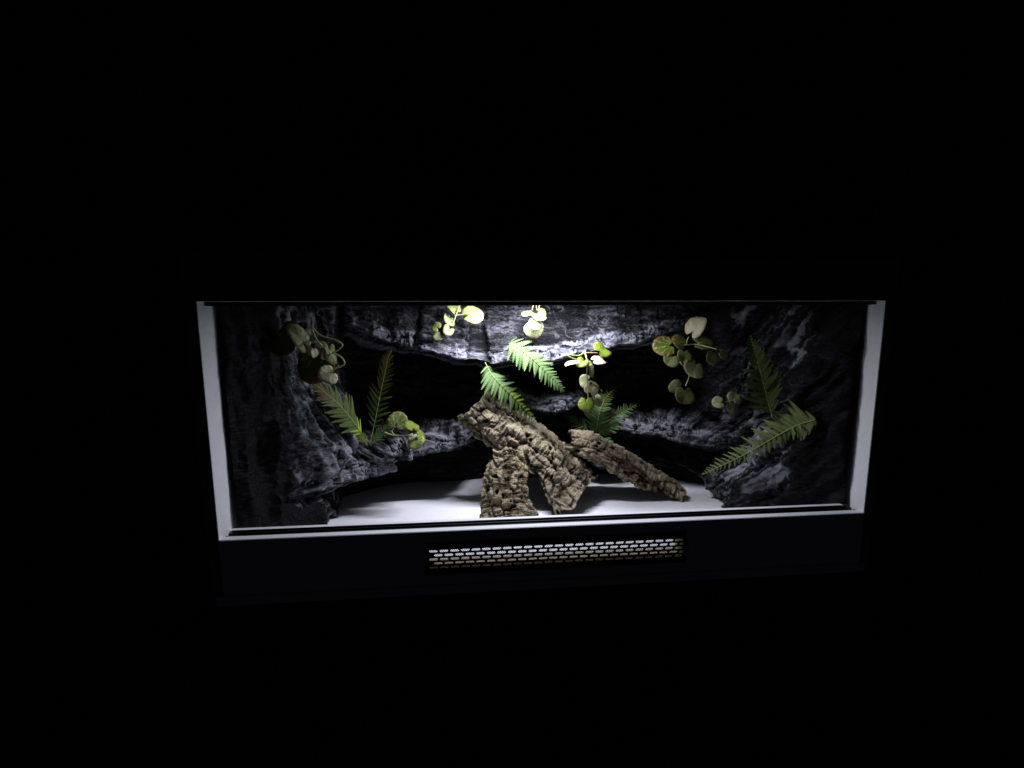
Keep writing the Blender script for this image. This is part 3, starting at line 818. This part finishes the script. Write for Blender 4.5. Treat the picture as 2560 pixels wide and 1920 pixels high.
# right fern
f = thing('fern', at(1940, 1045, .15), 'large olive fern at the right with one frond up and one reaching down left', 'fern', FERNS)
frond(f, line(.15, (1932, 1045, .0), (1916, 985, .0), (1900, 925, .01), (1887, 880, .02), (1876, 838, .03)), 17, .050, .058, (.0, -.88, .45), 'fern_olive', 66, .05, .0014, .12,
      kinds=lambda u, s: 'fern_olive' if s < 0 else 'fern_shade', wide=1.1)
frond(f, line(.08, (2040, 1050, .0), (1992, 1064, .02), (1928, 1098, .045), (1862, 1136, .07), (1800, 1166, .09), (1754, 1187, .11)), 22, .032, .056, (-.05, -.80, .58), 'fern_olive', 66, .0, .0015, .08, wide=.95, wide_l=1.45)
frond(f, line(.12, (1934, 1046, .03), (1965, 1048, .02), (2000, 1053, -.01), (2040, 1050, -.04)), 7, .0, .048, (.0, -.8, .6), 'fern_deep', 58, .05, .0014, .4)

# ------------------------------------------------------------------ round-leaved vines
def leaf_mesh(kind, seed):
    rnd = random.Random(seed)
    seg, rings = 44, 4
    V = [(0, 0, 0)]; F = []
    ph = rnd.uniform(0, 6)
    def outline(g):
        n = abs(((g + math.pi) % (2 * math.pi)) - math.pi)          # 0 at the tip, pi at the notch
        r = 0.98 + 0.09 * math.cos(n) - 0.60 * math.exp(-((n - math.pi) / 0.34) ** 2)
        return r * (1 + 0.016 * math.cos(13 * g + ph)) * (1 + 0.08 * math.sin(2 * g + ph) + 0.05 * math.sin(3 * g + 2 * ph))
    cup = rnd.uniform(0.02, 0.20); wv = rnd.uniform(.05, .11)
    def zz(x, y, rr, g): return -cup * rr * rr + wv * rr * rr * math.sin(3 * g + ph) + 0.12 * abs(y) + 0.016 * rr * math.cos(11 * g)
    zs = []
    for k in range(1, rings + 1):
        for j in range(seg):
            g = 2 * math.pi * j / seg; r = outline(g) * k / rings
            x, y = r * math.cos(g), r * math.sin(g)
            V.append((x, y, zz(x, y, k / rings, g)))
    n1 = len(V)
    V += [(x, y, z - 0.030) for x, y, z in V]
    def fan(o, rev):
        out = []
        for j in range(seg): out.append((o, o + 1 + j, o + 1 + (j + 1) % seg))
        for k in range(rings - 1):
            for j in range(seg):
                a = o + 1 + k * seg + j; b = o + 1 + k * seg + (j + 1) % seg
                out.append((a, a + seg, b + seg, b))
        return [q[::-1] for q in out] if rev else out
    top = fan(0, False); bot = fan(n1, True)
    rim = []
    for j in range(seg):
        a = 1 + (rings - 1) * seg + j; b = 1 + (rings - 1) * seg + (j + 1) % seg
        rim.append((a, a + n1, b + n1, b))
    me = bpy.data.meshes.new('leaf'); me.from_pydata(V, [], top + bot + rim)
    me.materials.append(LM[kind]); me.materials.append(LEAF_BACK)
    me.polygons.foreach_set('material_index', [0] * len(top) + [1] * len(bot) + [0] * len(rim))
    me.polygons.foreach_set('use_smooth', [True] * len(me.polygons)); me.update()
    return me
LMESH = {}
def leaf(parent, px, py, Y, rpx, normal, base_dir, kind, squash=1.0):
    """base_dir: direction in the picture (x right, y down) from the leaf's middle to its stalk"""
    c = at(px, py, Y); r = rpx * m_per_px(Y)
    n = Vector(normal).normalized()
    b = at(px + base_dir[0] * 10, py + base_dir[1] * 10, Y) - c
    x = -(b - n * b.dot(n)).normalized(); y = n.cross(x)
    key = (kind, random.randint(0, 2))
    if key not in LMESH: LMESH[key] = leaf_mesh(kind, hash(kind) % 7 + key[1] * 11 + ord(kind))
    o = bpy.data.objects.new('leaf', LMESH[key]); COL.objects.link(o); put(o, parent)
    o.matrix_basis = Matrix.Translation(c) @ Matrix(((x.x, y.x, n.x, 0), (x.y, y.y, n.y, 0), (x.z, y.z, n.z, 0), (0, 0, 0, 1))) @ Matrix.Diagonal((r, r * squash, r, 1))
    return c - x * (r * 0.55)
def stems(parent, lines, rad=0.0016, mat='stem'):
    for l in lines:
        mb = MB(); p = curve_pts(l, 8 * len(l)); tube(mb, p, [rad * (1 - 0.35 * i / len(p)) for i in range(len(p))], 7)
        mb.build('stem', M[mat], parent, True)

VINES = 'round-leaved vines in the terrarium'
CAMN = (-.05, -1, .15)
# left, hanging in the shade
Y = .205
v = thing('vine', at(778, 815, Y), 'vine with large dim round leaves hanging at the upper left', 'vine', VINES)
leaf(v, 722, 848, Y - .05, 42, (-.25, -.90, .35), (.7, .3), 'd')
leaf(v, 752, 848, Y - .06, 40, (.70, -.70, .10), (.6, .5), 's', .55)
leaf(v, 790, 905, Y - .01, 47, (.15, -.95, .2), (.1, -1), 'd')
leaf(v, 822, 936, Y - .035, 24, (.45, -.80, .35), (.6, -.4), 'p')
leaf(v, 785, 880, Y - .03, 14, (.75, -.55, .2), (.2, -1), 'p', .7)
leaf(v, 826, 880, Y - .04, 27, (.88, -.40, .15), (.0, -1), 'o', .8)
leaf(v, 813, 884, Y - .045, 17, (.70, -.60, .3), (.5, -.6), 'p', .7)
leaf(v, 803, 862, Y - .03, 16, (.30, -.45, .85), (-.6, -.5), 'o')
stems(v, [line(Y - .03, (778, 815, .05), (800, 838, 0), (838, 850, -.02), (856, 862, -.025), (846, 874, -.02), (830, 884, -.015)),
          line(Y - .03, (778, 818, .05), (792, 850), (806, 865)),
          line(Y - .04, (832, 882), (852, 893, -.01), (861, 908, -.015), (850, 917, -.01), (838, 920))], .0020)
stems(v, [line(Y - .03, (846, 914, -.02), (836, 924, -.01), (826, 931)), line(Y - .02, (786, 832), (770, 840), (758, 842)), line(Y - .03, (790, 855), (775, 856), (765, 862))], .0011, 'stem_pink')
# small one on the left ledge
Y = .35
v = thing('vine', at(955, 1080, Y), 'short vine sprig with four small leaves lying on the left ledge', 'vine', VINES)
leaf(v, 992, 1055, Y + .01, 26, (.0, -.95, .3), (-.3, 1), 'o')
leaf(v, 1030, 1066, Y - .02, 19, (.35, -.45, .82), (.0, .9), 'b')
leaf(v, 1050, 1088, Y - .02, 20, (.75, -.35, .55), (-.4, .1), 'b')
leaf(v, 1040, 1103, Y - .035, 21, (-.20, -.80, .55), (.1, -1), 'y')
leaf(v, 1030, 1090, Y - .03, 12, (-.35, -.6, .7), (.1, -1), 'p')
stems(v, [line(Y - .02, (955, 1078, .02), (985, 1088, .0), (1032, 1086, -.01))], .0018)
stems(v, [line(Y - .01, (985, 1086, -.01), (980, 1078), (988, 1066))], .0010)
# upper, left of the middle
Y = .405
v = thing('vine', at(1140, 765, Y), 'pale vine at the top left of the middle with one large cream leaf', 'vine', VINES)
leaf(v, 1137, 770, Y, 20, (.35, -.60, .72), (.1, 1), 'y')
leaf(v, 1124, 798, Y, 19, (.65, -.60, .45), (.5, -.5), 's', .9)
leaf(v, 1178, 786, Y - .01, 28, (.0, -.80, .60), (-.9, .2), 'y')
leaf(v, 1091, 818, Y - .025, 14, (-.3, -.80, .5), (.5, .5), 'o')
leaf(v, 1097, 840, Y - .03, 14, (-.1, -.80, .6), (.5, -.5), 's')
leaf(v, 1122, 824, Y - .025, 18, (.45, -.65, .6), (.5, -.6), 's', .85)
stems(v, [line(Y - .005, (1152, 755), (1140, 788), (1132, 808), (1112, 832))], .0015)
stems(v, [line(Y - .005, (1136, 788), (1150, 787), (1160, 785))], .0010, 'stem_pink')
# upper middle, over-lit
Y = .405
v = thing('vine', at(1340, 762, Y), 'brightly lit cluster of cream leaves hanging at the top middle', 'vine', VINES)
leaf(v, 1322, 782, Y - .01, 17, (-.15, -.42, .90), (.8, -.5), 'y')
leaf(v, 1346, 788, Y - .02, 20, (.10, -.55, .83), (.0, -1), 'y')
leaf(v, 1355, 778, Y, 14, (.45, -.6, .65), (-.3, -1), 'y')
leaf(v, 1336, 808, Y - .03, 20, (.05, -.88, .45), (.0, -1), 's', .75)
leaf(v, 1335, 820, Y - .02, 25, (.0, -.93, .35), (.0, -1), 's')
stems(v, [line(Y, (1350, 752), (1348, 766), (1344, 790, .0), (1338, 805))], .0013)
stems(v, [line(Y - .01, (1338, 755), (1332, 768), (1330, 776)), line(Y - .01, (1340, 755), (1341, 768), (1343, 776))], .0009, 'stem_pink')
# middle, hanging before the ledge
Y = .350
v = thing('vine', at(1462, 882, Y), 'vine hanging right of the middle with white-lit leaves at its top', 'vine', VINES)
leaf(v, 1504, 876, Y, 25, (.25, -.62, .75), (-.6, .6), 'b')
leaf(v, 1494, 902, Y - .03, 22, (.10, -.42, .90), (-.9, .3), 'p', .9)
leaf(v, 1456, 904, Y - .02, 18, (-.25, -.62, .75), (.3, -.7), 'b')
leaf(v, 1432, 907, Y - .03, 21, (-.30, -.28, .91), (.8, -.3), 'p', .6)
leaf(v, 1470, 907, Y - .02, 11, (.0, -.5, .86), (.0, -1), 'y')
leaf(v, 1478, 928, Y - .01, 25, (.82, -.52, .20), (-.1, 1), 's', .7)
leaf(v, 1464, 952, Y - .01, 17, (-.30, -.88, .35), (.7, -.1), 's')
leaf(v, 1490, 962, Y - .01, 22, (.60, -.25, .75), (-.6, -.7), 'o', .55)
leaf(v, 1478, 976, Y - .02, 18, (.0, -.92, .38), (-.2, .5), 'p')
leaf(v, 1466, 1008, Y - .01, 21, (-.05, -.93, .35), (.1, -1), 'b')
leaf(v, 1494, 1000, Y, 17, (.40, -.80, .42), (-.5, -.6), 's')
leaf(v, 1466, 1008, Y + .006, 20, (.2, -.9, .35), (.1, -1), 'o')
stems(v, [line(Y - .03, (1462, 880, .03), (1446, 889, .01), (1416, 886, -.005), (1428, 894, -.005), (1446, 900, .0)),
          line(Y - .025, (1462, 880, .02), (1468, 905), (1467, 930), (1470, 965), (1470, 998, .01))], .0016)
stems(v, [line(Y - .025, (1470, 965), (1478, 980), (1484, 994, .01)), line(Y - .02, (1464, 882), (1482, 882), (1494, 882))], .0010, 'stem_pink')
# right
Y = .365
v = thing('vine', at(1722, 862, Y), 'wide vine with vein-patterned green leaves under the right end of the upper ledge', 'vine', VINES)
leaf(v, 1664, 866, Y - .03, 31, (-.25, -.80, .55), (.95, -.1), 'g')
leaf(v, 1700, 856, Y - .035, 22, (.15, -.80, .58), (.7, .5), 'g')
leaf(v, 1738, 820, Y - .01, 34, (-.78, -.50, .42), (-.6, .7), 'p', .8)
leaf(v, 1755, 856, Y - .01, 32, (.15, -.62, .77), (-1, .05), 'o')
leaf(v, 1679, 898, Y + .01, 20, (-.2, -.92, .3), (.4, -.7), 'o')
leaf(v, 1711, 888, Y, 21, (.1, -.92, .3), (.1, -1), 'o')
leaf(v, 1736, 918, Y - .01, 29, (.05, -.88, .46), (.2, -.3), 's')
leaf(v, 1780, 892, Y - .03, 21, (.1, -.95, .2), (.3, -.9), 'o', .8)
leaf(v, 1807, 886, Y - .03, 19, (.45, -.75, .45), (-.8, -.5), 's', .85)
leaf(v, 1690, 966, Y + .04, 18, (-.3, -.92, .2), (.6, .2), 'd')  # dark leaf colour carries the shadow on this leaf and the next
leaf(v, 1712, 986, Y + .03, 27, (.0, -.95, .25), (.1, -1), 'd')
stems(v, [line(Y - .02, (1712, 862), (1740, 861), (1772, 868, -.02), (1792, 873, -.03)),
          line(Y, (1700, 905), (1722, 935, .015), (1714, 965, .025))], .0014)
stems(v, [line(Y - .02, (1716, 862), (1718, 850), (1722, 842)), line(Y - .02, (1690, 862), (1704, 862), (1720, 861))], .0011)
# tiny sprig on the right ledge
Y = .365
v = thing('vine', at(1815, 1012, Y - .07), 'tiny sprig of three pale leaves above the right ledge beside the olive fern', 'vine', VINES)
leaf(v, 1798, 1006, Y - .075, 17, (-.3, -.85, .42), (.5, .0), 's')
leaf(v, 1836, 994, Y - .075, 20, (.15, -.75, .62), (-.6, .7), 's')
leaf(v, 1826, 1017, Y - .075, 13, (-.1, -.85, .45), (.2, -1), 's')
stems(v, [line(Y - .073, (1812, 1006), (1822, 1003), (1830, 1000)), line(Y - .073, (1822, 1003), (1825, 1010))], .0010)
